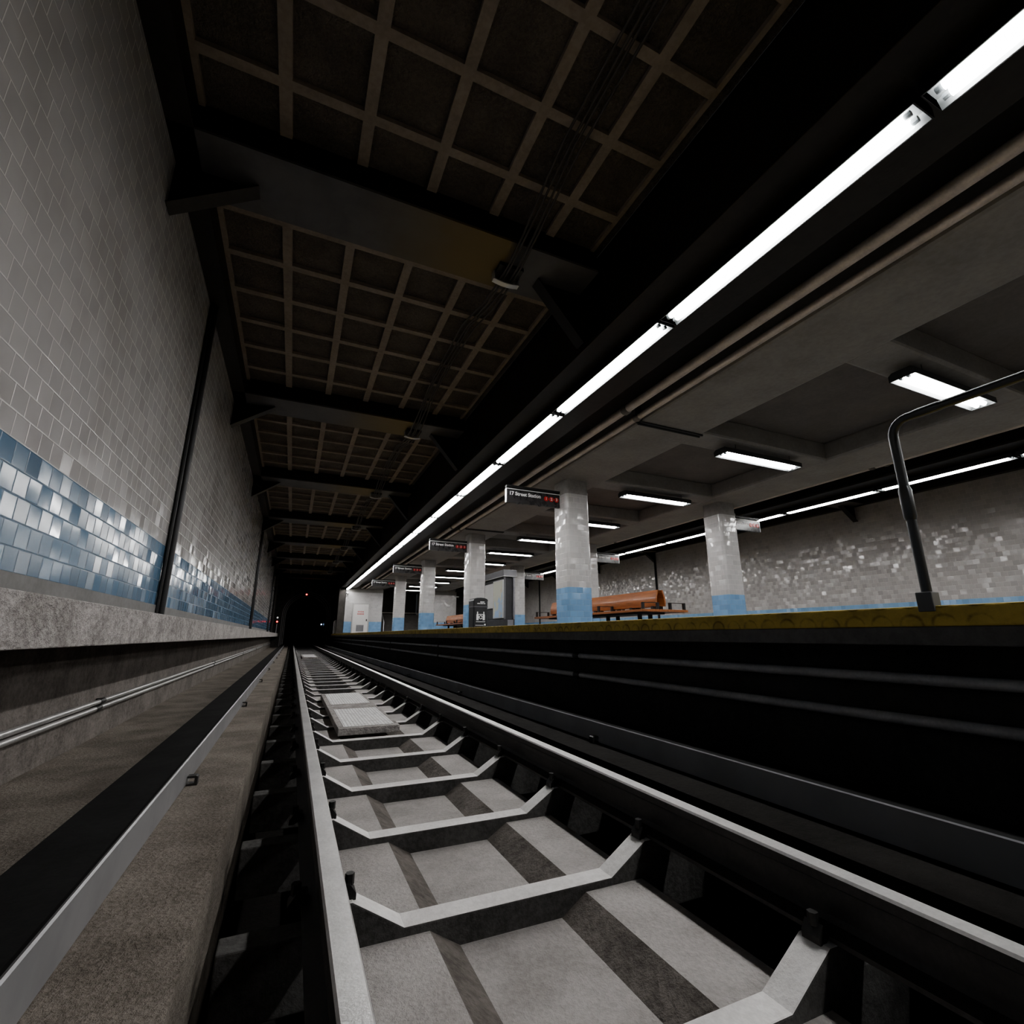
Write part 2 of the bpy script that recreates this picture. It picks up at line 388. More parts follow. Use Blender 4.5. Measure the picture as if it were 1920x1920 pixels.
# --- tunnel mouth: wall with stepped arch rings and the bore behind it
def arch(r, z0, cx=.94, n=24):
    return [(cx - r, -1.4)] + [(cx - r * math.cos(PI * i / n), z0 + r * math.sin(PI * i / n)) for i in range(n + 1)] + [(cx + r, -1.4)]
m = MB()
a0 = arch(1.86, 1.62)
X0, X1, ZT = WL - .3, 3.3, ZC + .2
for i in range(len(a0) - 1):
    (xa, za), (xb, zb) = a0[i], a0[i + 1]
    if abs(xa - xb) > 1e-6: m.face([(xa, YT, za), (xb, YT, zb), (xb, YT, ZT), (xa, YT, ZT)])
m.face([(X0, YT, -1.4), (a0[0][0], YT, -1.4), (a0[0][0], YT, ZT), (X0, YT, ZT)])
m.face([(a0[-1][0], YT, -1.4), (X1, YT, -1.4), (X1, YT, ZT), (a0[-1][0], YT, ZT)])
yy = YT; r0 = 1.86
for k in range(7):
    pa = arch(r0, 1.62); r1 = r0 - .05; pb = arch(r1, 1.62)
    for i in range(len(pa) - 1):
        m.face([(pa[i][0], yy, pa[i][1]), (pa[i+1][0], yy, pa[i+1][1]), (pa[i+1][0], yy + .35, pa[i+1][1]), (pa[i][0], yy + .35, pa[i][1])], 1)
        m.face([(pa[i][0], yy + .35, pa[i][1]), (pa[i+1][0], yy + .35, pa[i+1][1]), (pb[i+1][0], yy + .35, pb[i+1][1]), (pb[i][0], yy + .35, pb[i][1])], 2 if k % 2 else 1)  # every other ring front pale, its lit edge put into the colour
    yy += .35; r0 = r1
pa = arch(r0, 1.62)
for i in range(len(pa) - 1):
    m.face([(pa[i][0], yy, pa[i][1]), (pa[i+1][0], yy, pa[i+1][1]), (pa[i+1][0], YF, pa[i+1][1]), (pa[i][0], YF, pa[i][1])], 1)
m.face([(p[0], YF, p[1]) for p in pa], 1)
struct(m.build('wall_tunnel', ['dark', 'steel', 'ring'], smooth=False, fix=False), 'dark tunnel mouth with stepped round arch')
m = MB(); m.box(2.85, 3.3, YE + 1.4, YT, -1.4, ZC); m.box(2.85, 3.3, YE + .05, YE + 1.4, ZP, 3.4); struct(m.build('wall_pier', 'dark', smooth=False), 'dark brown pier between tunnel mouth and service room')

# --- service room (near), stair opening, second room
def room(x0, x1, lab):
    m = MB(); m.box(x0, x1, YE, YE + 4.5, ZP + .09, 3.10, 0); m.box(x0, x1, YE, YE + 4.5, ZP, ZP + .09, 1); m.box(x0, x1, YE, YE + 4.5, 3.10, 3.76, 2)
    return struct(m.build('wall_end', ['tile_room', 'skirt', 'cbeam'], smooth=False), lab)
room(3.32, 5.97, 'white tiled end wall with blue band around the service door')
room(9.63, 11.72, 'white tiled end wall beyond the second bench')
m = MB()
for i in range(9):
    m.box(5.97, 9.63, YE + .2 + .3 * i, YE + 5, ZP, ZP + .17 * (i + 1))
struct(m.build('stairs', 'stair', smooth=False), 'dark stairs rising between the two tiled end walls')
m = MB(); m.box(5.97, 9.63, YE + 5, YE + 5.2, ZP, 3.76); struct(m.build('wall_stair', 'dark', smooth=False), 'dark wall at the head of the stairs')
m = MB()
for z in (1.55, 1.80): m.tube([(5.99, YE + 3.0, z), (9.61, YE + 3.0, z)], .03, 8)
for x in (6.3, 7.8, 9.3): m.tube([(x, YE + 3.0, ZP + 1.3), (x, YE + 3.0, 1.8)], .02, 8)
tag(m.build('barrier_rail', 'pipe', loc=(XC, YE + 3.0, ZP)), 'two dim horizontal bars across the dark stair opening', 'railing')
m = MB()
m.tube([(6.14, YE - .10, ZP), (6.14, YE - .10, .95), (6.14, YE - .02, 1.06), (6.14, YE + .3, 1.22), (6.14, YE + 1.5, 1.9)], .024, 8)
tag(m.build('stair_handrail', 'silver', loc=(6.14, YE - .1, ZP)), 'pale curved handrail at the left foot of the stairs', 'handrail')
# door with frame, louvre, knob and faded notice
DX = 4.45
root = struct(thing('door_1', 'pale grey service door in the white tiled end wall', 'door', (DX, YE, ZP)))
m = MB(); m.box(DX - .54, DX + .54, YE - .05, YE + .02, ZP, ZP + 2.14); m.build('door_leaf', 'door', root, smooth=False, bevel=.01, loc=(0, 0, 0)).location = (0, 0, 0)
for o in root.children:
    o.data.transform(Matrix.Translation((-DX, -YE, -ZP)))
m = MB(); m.box(-.61, -.54, -.075, .01, 0, 2.21); m.box(.54, .61, -.075, .01, 0, 2.21); m.box(-.54, .54, -.075, .01, 2.14, 2.21); m.build('door_frame', 'frame', root, smooth=False)
m = MB(); m.box(-.26, .26, -.06, -.05, .18, .64)
for i in range(9): m.hexa([(-.24, -.085, .2 + .045*i), (.24, -.085, .2 + .045*i), (.24, -.06, .2 + .045*i + .01), (-.24, -.06, .2 + .045*i + .01)], [(-.24, -.085, .205 + .045*i), (.24, -.085, .205 + .045*i), (.24, -.06, .235 + .045*i), (-.24, -.06, .235 + .045*i)])
m.build('louvre_grille', 'louvre', root, smooth=False)
m = MB(); m.tube([(.43, -.05, .98), (.43, -.10, .98), (.43, -.11, .98), (.43, -.15, .98)], [.02, .02, .04, .035], 12); m.box(.405, .455, -.058, -.05, .90, 1.06); m.build('door_knob', 'iron', root)
m = MB()
for i in range(6):
    m.box(-.22 + .075 * i, -.165 + .075 * i, -.056, -.05, 1.52, 1.62)
for i in range(5):
    m.box(-.24 + .098 * i, -.165 + .098 * i, -.056, -.05, 1.36, 1.46)
o = m.build('door_notice', 'pink', root, smooth=False); o['label'] = 'faded red lettering on the door'

# ================================================================== STEEL OVERHEAD (near track)
m = MB(); m.box(WL - .2, -1.215, YA, YT, ZB, ZC); tag(m.build('wall_plate_beam', 'steel', smooth=False, loc=(WL, 15, ZB)), 'long black steel beam running along the top of the left wall', 'beam')
def girder(x0, x1, lab, flip):
    m = MB(); w0 = x0 + .03 if not flip else x1 - .35; 
    m.box(x0, x1, YA, YE, 3.40, 3.455); m.box(x0 + .06, x1 - .06, YA, YE, 3.455, ZC)
    tag(m.build('lighting_girder', 'girder', smooth=False, bevel=.008, loc=((x0 + x1) / 2, 15, 3.4)), lab, 'girder')
girder(2.92, 4.0, 'broad black girder above the near row of strip lights', False)
girder(11.6, 12.68, 'broad black girder above the far row of strip lights', True)
m = MB(); m.box(16.8, WR + .2, YA, YE + 1.5, ZB, ZC); tag(m.build('wall_plate_beam', 'steel', smooth=False, loc=(WR, 15, ZB)), 'long black steel beam along the top of the far right wall', 'beam')

# transverse roof beams with gusset plates
BY = [4.36 + 5.06 * k for k in range(8)]
def roof_beam(x0, x1, y, lab, grp, mirror=False):
    r = thing('roof_beam', lab, 'beam', ((x0 + x1) / 2, y, ZB), grp)
    c = (x0 + x1) / 2
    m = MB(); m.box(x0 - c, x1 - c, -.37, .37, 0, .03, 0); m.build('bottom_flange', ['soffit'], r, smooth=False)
    m = MB(); m.box(x0 - c, x1 - c, -.35, .35, .03, .315); m.build('web', 'girder', r, smooth=False)
    for (xa, xt, zd) in (((x0, x0 + .68, -.49), (x1, x1 - .62, -.72)) if not mirror else ((x0, x0 + .62, -.72), (x1, x1 - .68, -.49))):
        m = MB()
        A, T, D = (xa - c, 0), (xt - c, 0), (xa - c, zd)
        m.prism([A, T, D], .06, .10, 'y')
        dx, dz = D[0] - T[0], D[1] - T[1]; L = math.hypot(dx, dz); nx, nz = -dz / L * .012, dx / L * .012
        if nz > 0: nx, nz = -nx, -nz
        m.prism([(T[0], T[1]), (D[0], D[1]), (D[0] + nx, D[1] + nz), (T[0] + nx, T[1] + nz)], .0, .16, 'y')
        m.build('gusset_plate', 'girder', r, smooth=False)
    return r
for k, y in enumerate(BY):
    roof_beam(WL if k < 7 else WL + .05, 2.92, y, f'black roof beam over the near track, {ORD[k+1]} from the camera', 'roof beams over the near track')
for k in range(0, 7):
    roof_beam(12.68, WR, 4.36 + 5.06 * k + .12, f'black roof beam over the far track, {ORD[k+1]} from the right', 'roof beams over the far track', True)

# coffered ceiling bays between the beams
GX = [-1.19, -.52, .165, .86, 1.56, 2.26, 2.84]
bays = [(-.33, 3.99)] + [(BY[i] + .37, BY[i + 1] - .37) for i in range(7)]
for b, (y0, y1) in enumerate(bays):
    c = ((GX[0] + GX[-1]) / 2, (y0 + y1) / 2, ZC)
    lab = 'brown coffered ceiling grid above the first roof beam, nearest the camera' if b == 0 else f'brown coffered ceiling grid just beyond the {ORD[b]} roof beam'
    r = thing('ceiling_grid', lab, 'ceiling grid', c, 'coffered ceiling grids')
    for i, x in enumerate(GX):
        w = .052 if 0 < i < len(GX) - 1 else .025
        m = MB(); m.box(x - w - c[0], x + w - c[0], y0 - c[1], y1 - c[1], -.05, .0); m.build('long_rib', 'rib', r, smooth=False)
    for j in range(7):
        y = y0 + .33 + .70 * j
        if y > y1 - .08: continue
        m = MB(); m.box(GX[0] - c[0], GX[-1] - c[0], y - .045 - c[1], y + .045 - c[1], -.049, .0); m.build('cross_rib', 'rib', r, smooth=False)

# cables and clamps
def cable_path(dx, dz):
    pts = []
    for y in [-.7] + BY:
        for (a, z) in ((-.55, 4.20), (-.12, 4.13), (.25, 4.14), (.75, 4.22), (1.5, 4.42), (2.6, 4.455), (3.6, 4.42), (4.2, 4.28)):
            if y + a < 36.6: pts.append((1.92 + dx + .012 * math.sin(y * 3 + a * 1.7 + dx * 60), y + a, z + dz))
    return pts
for i, dx in enumerate((-.085, -.028, .028, .085)):
    m = MB(); m.tube(cable_path(dx, .004 * (i % 2)), .0125, 6)
    tag(m.build('overhead_cable', 'wire', loc=(1.92 + dx, 10, 4.3)), f'thin black overhead cable slung under the roof beams, {ORD[i+1]} from the left', 'cable', 'four parallel overhead cables')
for k, y in enumerate(BY[:7]):
    r = thing('cable_clamp', f'metal cable clamp under the {ORD[k+1]} roof beam from the camera', 'clamp', (1.92, y, ZB), 'cable clamps under the roof beams')
    m = MB(); m.box(-.15, .15, -.06, .2, -.045, 0); m.build('mounting_block', 'black', r, smooth=False)
    m = MB()
    for i in range(8):
        a0, a1 = -.16 + .04 * i, -.12 + .04 * i
        z = lambda x: -.135 + .9 * x * x
        m.hexa([(a0, .10, z(a0)), (a1, .10, z(a1)), (a1, .17, z(a1)), (a0, .17, z(a0))], [(a0, .10, z(a0) + .012), (a1, .10, z(a1) + .012), (a1, .17, z(a1) + .012), (a0, .17, z(a0) + .012)])
    m.box(-.165, -.15, .10, .17, -.115, 0); m.box(.15, .165, .10, .17, -.115, 0)
    m.build('clamp_strap', 'silver', r, smooth=False)

# ================================================================== PLATFORM CEILING BEAMS
m = MB(); m.box(4.85, 6.17, YA, YE, 3.39, 3.78); tag(m.build('platform_beam', 'cbeam', smooth=False, bevel=.05, loc=(5.51, 15, 3.39)), 'broad concrete beam carried by the near row of columns', 'beam')
m = MB(); m.box(9.43, 10.75, YA, YE, 3.39, 3.78); tag(m.build('platform_beam', 'cbeam', smooth=False, bevel=.05, loc=(10.1, 15, 3.39)), 'broad concrete beam carried by the far row of columns', 'beam')
LY = [3.0 + 2.93 * k for k in range(12)]
for k, y in enumerate(LY):
    m = MB(); m.box(6.12, 9.48, y - .27, y + .27, 3.40, 3.78)
    tag(m.build('cross_beam', 'cbeam', smooth=False, bevel=.04, loc=(XC, y, 3.4)), f'short concrete cross beam above the {ORD[k+1]} platform lamp from the right', 'beam', 'cross beams over the platform')
for k, y in enumerate((5.7, 14.5, 23.3)):
    m = MB()
    m.tube([(4.83, y, 3.72), (4.83, y, 3.40), (4.85, y, 3.375), (6.17, y, 3.375)], .02, 8); m.tube([(4.83, y + .07, 3.72), (4.83, y + .07, 3.40), (4.85, y + .07, 3.375), (6.17, y + .07, 3.375)], .02, 8)
    tag(m.build('beam_conduit', 'black', loc=(5.5, y, 3.375)), f'thin black conduit pair crossing under the near beam, {ORD[k+1]} from the camera', 'conduit', 'conduits under the near beam')

# ================================================================== PIPES
def pipe_run(name, x, z, r, mat, y0, y1, coup, lab, grp, cr=None, step=None, cat='pipe', cmat='iron'):
    t = thing(name, lab, cat, (x, (y0 + y1) / 2, z), grp); c = (y0 + y1) / 2
    m = MB(); m.tube([(0, y0 - c, 0), (0, y1 - c, 0)], r, 14); m.build('pipe_body', mat, t)
    y = coup
    while y > y0 + .5: y -= step
    y += step
    k = 0
    while y < y1 - .2 and k < 12:
        m = MB(); m.tube([(0, y - .05 - c, 0), (0, y - .03 - c, 0), (0, y + .05 - c, 0), (0, y + .07 - c, 0)], [r * 1.06, (cr or r * 1.28), (cr or r * 1.28), r * 1.06], 14)
        m.box(-.015 if x > 0 else -.03, .03 if x > 0 else .015, y - .012 - c, y + .03 - c, -r * 1.25, r * 1.25)
        m.build('coupling', cmat, t); y += step; k += 1
    return t
pipe_run('wall_pipe', WL + .035, -.523, .019, 'pipe_pale', YA, 40, 5.23, 'upper of two pale pipes on the lower left wall', 'pipes on the lower left wall', step=6.5)
pipe_run('wall_pipe', WL + .035, -.572, .019, 'pipe_pale', YA, 40, 5.17, 'lower of two pale pipes on the lower left wall', 'pipes on the lower left wall', step=6.5)
pipe_run('platform_pipe', 2.855, -.209, .027, 'pipe_dark', YA, 38, 4.65, 'upper grey pipe on the black wall under the platform', 'pipes under the platform edge', step=5.5)
pipe_run('platform_pipe', 2.855, -.405, .027, 'pipe_dark', YA, 38, 4.65, 'lower grey pipe on the black wall under the platform', 'pipes under the platform edge', step=5.5)
for s, lab in ((0, 'near'), (1, 'far')):
    mx = (lambda x: x) if s == 0 else (lambda x: 2 * XC - x)
    pipe_run('ceiling_pipe', mx(4.41), 3.42 + .15 * s, .064, 'pipe', YA, YE, 5.5, f'thicker ceiling pipe running beside the {lab} platform beam', 'ceiling pipes', step=9.1, cmat='coupling')
    pipe_run('ceiling_pipe', mx(4.72), 3.40 + .065 * s, .048, 'pipe', YA, YE, 5.62, f'thinner ceiling pipe running beside the {lab} platform beam', 'ceiling pipes', step=9.1, cmat='coupling')
for s in (0, 1):
    for k, y in enumerate((6.58, 19.7, 32.9)):
        if s == 1 and k == 0: continue
        x = WL + .05 if s == 0 else WR - .05
        r = thing('drain_pipe', f'black vertical pipe on the {"left" if s == 0 else "far right"} tiled wall, {ORD[k+1-s]} from the camera', 'pipe', (x, y, .166), 'vertical pipes on the tiled walls')
        m = MB(); m.tube([(0, 0, 0), (0, 0, ZB - .166)], .042, 12); m.build('pipe_body', 'black', r)
        m = MB(); m.tube([(-.025 if s == 0 else .025, -.055, 0), (-.025 if s == 0 else .025, -.055, ZB - .166)], .02, 8); m.build('side_conduit', 'black', r)

# ================================================================== LIGHTS
def fixture_parts(root, L, w, axis, hang=False):
    h = .115
    def pr(b, prof, a, c, mi=0): b.prism(prof, a, c, axis, mi)
    hw = w / 2
    m = MB()
    pr(m, [(-hw, 0), (-hw, h * .7), (-hw * .7, h), (hw * .7, h), (hw, h * .7), (hw, 0), (hw - .006, 0), (hw - .006, h * .68), (hw * .68, h - .008), (-hw * .68, h - .008), (-hw + .006, h * .68), (-hw + .006, 0)], -L/2, L/2)
    for e in (-1, 1):
        pr(m, [(-hw, 0), (-hw, h * .7), (-hw * .7, h), (hw * .7, h), (hw, h * .7), (hw, 0)], e * L/2 - .008 * (e > 0), e * L/2 + .008 * (e < 0))
    m.build('housing', 'housing', root, smooth=False)
    m = MB()
    pr(m, [(-hw + .008, .002), (-hw * .62, .072), (hw * .62, .072), (hw - .008, .002), (hw - .012, .002), (hw * .6, .076), (-hw * .6, .076), (-hw + .012, .002)], -L/2 + .01, L/2 - .01)
    m.build('reflector', 'reflector', root, smooth=False)
    for sx in (-1, 1):
        o = sx * .042
        P = (lambda t: (o, t, .020)) if axis == 'y' else (lambda t: (t, o, .020))
        m = MB(); m.tube([P(-L/2 + .09), P(L/2 - .09)], .031, 12); m.build('tube', 'tube', root)
        for e in (-1, 1):
            m = MB(); m.tube([P(e * (L/2 - .09)), P(e * (L/2 - .05))], .022, 8); m.build('socket', 'socket', root)
    if hang:
        for e in (-.36, .36):
            for sx in (-1, 1):
                q = sx * hw * .7
                a = (e * L, q) if axis == 'x' else (q, e * L)
                m = MB(); m.tube([(a[0], a[1], h), (a[0], a[1], .198)], .004, 6); m.build('hanger_wire', 'black', root)
G = 2.41
first = None
for k in range(-4, 14):
    y = 3.44 + G * k + G / 2
    n = k + 1                                 # the one whose near end leaves the photo at the top is number one
    lab = f'fluorescent strip light of the near row, {ORD[n+1] if n >= 0 else ORD[-n]} {"from the top right of the row" if n >= 0 else "behind the top edge of the view"}'
    if first is None:
        first = thing('strip_light', lab, 'strip light', (3.38, y, 3.28), 'near row of strip lights'); fixture_parts(first, G - .035, .24, 'y')
    else: dup(first, (3.38, y, 3.28), lab)
for k in range(-5, 14):
    y = 3.87 + G * k + G / 2
    lab = f'fluorescent strip light of the far row, {ORD[k+1]} from the right edge' if k >= 0 else f'fluorescent strip light of the far row, {ORD[-k]} beyond the right edge'
    if y + G / 2 < YE: dup(first, (2 * XC - 3.38, y, 3.28), lab, 'far row of strip lights')
lamp = None
for k in range(-3, 12):
    y = 3.0 + 2.93 * k - .02
    lab = f'black hanging twin tube lamp over the platform, {ORD[k+1]} from the right' if k >= 0 else f'black hanging twin tube lamp beyond the right edge, {ORD[-k]} out of view'
    if lamp is None:
        lamp = thing('hanging_lamp', lab, 'lamp', (XC, y, 3.2), 'hanging lamps over the platform'); fixture_parts(lamp, 2.0, .30, 'x', True)
    else: dup(lamp, (XC, y, 3.2), lab)
for k in (-3, -2, -1):
    y = 3.0 + 2.93 * k
    m = MB(); m.box(6.12, 9.48, y - .27, y + .27, 3.40, 3.78)
    tag(m.build('cross_beam', 'cbeam', smooth=False, bevel=.04, loc=(XC, y, 3.4)), f'short concrete cross beam beyond the right edge, {ORD[-k]} out of view', 'beam', 'cross beams over the platform')

# ================================================================== COLUMNS AND SIGNS
CYS = [9.05, 15.5, 21.95, 28.4]
def octo(h, b): return [(-h + b, -h), (h - b, -h), (h, -h + b), (h, h - b), (h - b, h), (-h + b, h), (-h, h - b), (-h, -h + b)]
def octo_shell(m, h, b, z0, z1, cap=True):
    # rounded corners: arc each bevel in 3 pieces
    pts = []
    for (cx, cy, a0) in ((h - b, -h + b, -PI/2), (h - b, h - b, 0), (-h + b, h - b, PI/2), (-h + b, -h + b, PI)):
        for i in range(4): a = a0 + i * PI / 6; pts.append((cx + b * math.cos(a), cy + b * math.sin(a)))
    n = len(pts); u = [0]
    for i in range(n): u.append(u[-1] + math.dist(pts[i], pts[(i + 1) % n]))
    for i in range(n):
        j = (i + 1) % n
        m.poly([(*pts[i], z0), (*pts[j], z0), (*pts[j], z1), (*pts[i], z1)], [(0, 1, 2, 3)], 0, [[(u[i], z0), (u[i+1], z0), (u[i+1], z1), (u[i], z1)]])
    if cap:
        m.poly([(*p, z1) for p in pts], [tuple(range(n))]); m.poly([(*p, z0) for p in pts], [tuple(reversed(range(n)))])
def weld(o):
    import bmesh
    bm = bmesh.new(); bm.from_mesh(o.data); bmesh.ops.remove_doubles(bm, verts=bm.verts, dist=1e-5); bmesh.ops.recalc_face_normals(bm, faces=bm.faces); bm.to_mesh(o.data); bm.free()
    o.data.polygons.foreach_set('use_smooth', [True] * len(o.data.polygons)); o.data.set_sharp_from_angle(angle=math.radians(50))
    return o
col0 = thing('column', 'white tiled column with blue foot, first of the near row from the camera', 'column', (5.51, CYS[0], ZP), 'near row of columns')
m = MB(); octo_shell(m, .30, .085, .10, 2.95); weld(m.build('shaft', 'tile_col', col0, fix=False))
m = MB(); octo_shell(m, .292, .085, 2.95, 3.27); weld(m.build('capital', 'capital', col0, fix=False))
m = MB(); octo_shell(m, .304, .085, 0, .10); weld(m.build('skirting', 'skirt', col0, fix=False))
m = MB(); octo_shell(m, .306, .085, 2.93, 2.99); weld(m.build('collar', 'capital', col0, fix=False))
for k in (1, 2, 3): dup(col0, (5.51, CYS[k], ZP), f'white tiled column with blue foot, {ORD[k+1]} of the near row from the camera')
for k in range(4): dup(col0, (10.09, CYS[k], ZP), f'white tiled column with blue foot, {ORD[k+1]} of the far row from the right', 'far row of columns')

def make_sign(label, x0, x1, y, grp):
    r = thing('station_sign', label, 'sign', (x0, y, 2.77), grp); L = x1 - x0
    m = MB(); m.box(0, L, -.035, .035, 0, .315); m.build('sign_panel', 'signface', r, smooth=False, bevel=.004)
    m = MB(); m.box(-.005, L, -.05, .05, .335, .385); m.build('hanging_bar', 'black', r, smooth=False)
    m = MB(); m.box(.0, L, -.038, .038, .298, .312); m.build('white_stripe', 'white', r, smooth=False)
    m = MB(); m.box(-.008, .004, -.037, .037, 0, .315); m.box(L - .004, L + .008, -.037, .037, 0, .315); m.build('end_trim', 'silver', r, smooth=False)
    for fy, rz, a in ((-.0365, 0, 0), (.0365, PI, 1)):
        X = (lambda x: x) if not a else (lambda x: L - x)
        text('lettering', '17 Street Station', .112, 'white', r, (X(.055), fy, .205), (PI/2, 0, rz), bold=.0035)
        for i, ch in enumerate('123'):
            cx = L - .345 + .13 * i
            m = MB(); s = -1 if not a else 1
            m.tube([(X(cx), s * .034, .175), (X(cx), s * .040, .175)], .056, 24)
            b = m.build('red_disc', 'red', r, smooth=False)
            text('numeral', ch, .085, 'white', b, (X(cx), s * .0405, .176), (PI/2, 0, rz), bold=.002, align='CENTER', depth=.001)
    return r
for k in range(4): make_sign(f'black station sign with red numbers on the near column row, {ORD[k+1]} from the right', 3.90, 5.20, CYS[k], 'near row of station signs')
for k in range(4): make_sign(f'black station sign on the far column row, {ORD[k+1]} from the right', 10.40, 11.55, CYS[k], 'far row of station signs')

# ================================================================== RAILS
def rail_profile(cx):
    z = -.735
    h = [(-.036, 0), (.036, 0)]
    P = [(-.030, 0), (.030, 0), (.036, -.008), (.036, -.036), (.012, -.05), (.0085, -.075), (.0085, -.135), (.02, -.152), (.07, -.166), (.07, -.18), (-.07, -.18), (-.07, -.166), (-.02, -.152), (-.0085, -.135), (-.0085, -.075), (-.012, -.05), (-.036, -.036), (-.036, -.008)]
    return [(cx + x, z + zz) for x, zz in P]
for i, x in enumerate(RAILS):
    m = MB(); mis = [1, 1] + [0] * 15 + [1]; 
    m.prism(rail_profile(x), YA, 74, 'y', mis=mis)
    tag(m.build('running_rail', ['rail', 'railtop'], smooth=False, loc=(x, 20, -.915)), ['left steel running rail with a shiny worn head', 'right steel running rail with a shiny worn head, beside the platform'][i], 'rail')

# ties
XM = (RAILS[0] + RAILS[1]) / 2
def tie_profile():
    t = [(-1.06, -.985), (-.80, -.985), (-.795, -.917), (-.645, -.917), (-.455, -1.03), (.455, -1.03), (.645, -.917), (.795, -.917), (.80, -.985), (1.06, -.985)]
    return [(x, z + 1.2) for x, z in t]
def make_tie(label, y, grp):
    r = thing('railway_tie', label, 'railway tie', (XM, y, -1.2), grp)
    P = tie_profile(); m = MB()
    prof = P + [(1.06, 0), (-1.06, 0)]
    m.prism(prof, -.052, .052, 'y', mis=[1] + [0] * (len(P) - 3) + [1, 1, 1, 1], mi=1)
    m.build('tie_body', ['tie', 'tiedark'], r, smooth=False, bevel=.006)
    for s in (-1, 1):
        for e in (-1, 1):
            cx = s * (RAILS[1] - RAILS[0]) / 2 + e * .078
            m = MB()
            m.prism([(cx - e * .03, .303), (cx - e * .028, .328), (cx + e * .012, .330), (cx + e * .035, .300), (cx + e * .035, .280), (cx + e * .012, .280)] if e > 0 else
                    [(cx - e * .03, .303), (cx + e * .012, .280), (cx + e * .035, .280), (cx + e * .035, .300), (cx + e * .012, .330), (cx - e * .028, .328)], -.03, .03, 'y')
            m.tube([(cx + e * .012, 0, .32), (cx + e * .012, 0, .356)], .017, 6)
            m.build('rail_clip', 'iron', r, smooth=False)
    return r
S1 = (5.75, 9.15); S2 = (24.8, 28.2)
tie0 = None; cnt = {}
ys = [TIE0 + TIEP * k for k in range(-6, 68)]
front = [y for y in ys if y < S1[0]][::-1]
for y in ys:
    if y < S1[0]: lab = f'concrete tie with sunken middle, {ORD[front.index(y)+1]} in front of the near tread slab'; g = 'ties before the near slab'
    elif y < S1[1]: cnt['a'] = cnt.get('a', 0) + 1; lab = f'concrete tie under the near tread slab, {ORD[cnt["a"]]} from its front'; g = 'ties under the near slab'
    elif y < S2[0]:
        cnt['b'] = cnt.get('b', 0) + 1; lab = f'concrete tie with sunken middle, {ORD[cnt["b"]]} beyond the near tread slab'; g = 'ties between the slabs'
    elif y < S2[1]: cnt['c'] = cnt.get('c', 0) + 1; lab = f'concrete tie under the far tread slab, {ORD[cnt["c"]]} from its front'; g = 'ties under the far slab'
    else: lab = 'thin distant concrete tie between the far tread slab and the dark tunnel'; g = 'distant ties beyond the far slab'
    if tie0 is None: tie0 = make_tie(lab, y, g)
    else: dup(tie0, (XM, y, -1.2), lab, g)

# tread slabs lying on the ties
for (y0, y1), lab in ((S1, 'near concrete slab with white tread pattern lying between the rails'), (S2, 'far concrete slab with white tread pattern lying between the rails')):
    c = (.875, (y0 + y1) / 2, -1.03)
    r = thing('tread_slab', lab, 'slab', c); w, l = .325, (y1 - y0) / 2
    m = MB(); m.box(-w, w, -l, l, 0, .075); m.build('slab_body', 'ledge', r, smooth=False, bevel=.006)
    for (a, b) in ((-l + .07, -.25), (.25, l - .07)):
        m = MB(); m.box(-w + .06, w - .05, a, b, .075, .079); m.build('tread_pad', 'tread', r, smooth=False)

# third rails with cover boards
for s, lab in ((0, 'third rail under a black cover board left of the track'), (1, 'third rail under a black cover board below the platform')):
    x = -.59 if s == 0 else 2.43; e = 1 if s == 0 else -1
    r = thing('third_rail', lab, 'third rail', (x, 30, ZF))
    m = MB(); m.prism([(-.13, .128), (.105, .142), (.13, .150), (.13, .144), (.105, .132), (-.13, .114)] if e > 0 else [(.13, .128), (.13, .114), (-.105, .132), (-.13, .144), (-.13, .150), (-.105, .142)], -39, 44, 'y'); m.build('cover_board', 'cover', r, smooth=False)
    m = MB(); m.prism([(e * .119, .010), (e * .13, .004), (e * .134, .148), (e * .128, .153), (e * .119, .148)], -39, 44, 'y', mis=[1, 0, 0, 0, 1], mi=0); m.build('side_panel', ['coverside' if s == 0 else 'coverdark', 'cover'], r, smooth=False)
    m = MB(); m.prism([(-.05, .02), (.05, .02), (.05, .035), (.012, .045), (.012, .07), (.035, .078), (.035, .1), (-.035, .1), (-.035, .078), (-.012, .07), (-.012, .045), (-.05, .035)], -39, 44, 'y'); m.build('power_rail', 'rail', r, smooth=False)
    y = 3.5 - 3.41 * 3
    while y < 40:
        m = MB(); yy = y - 30
        m.box(-.11, .06, yy - .03, yy + .03, 0, .02); m.box(-.115, -.095, yy - .03, yy + .03, 0, .118)
        m.prism([(e * .134, .0), (e * .185, .0), (e * .185, .045), (e * .175, .05), (e * .134, .05), (e * .134, .04), (e * .17, .038), (e * .17, .012), (e * .134, .01)], yy - .025, yy + .025, 'y')
        m.build('bracket', 'iron', r, smooth=False); y += 3.41

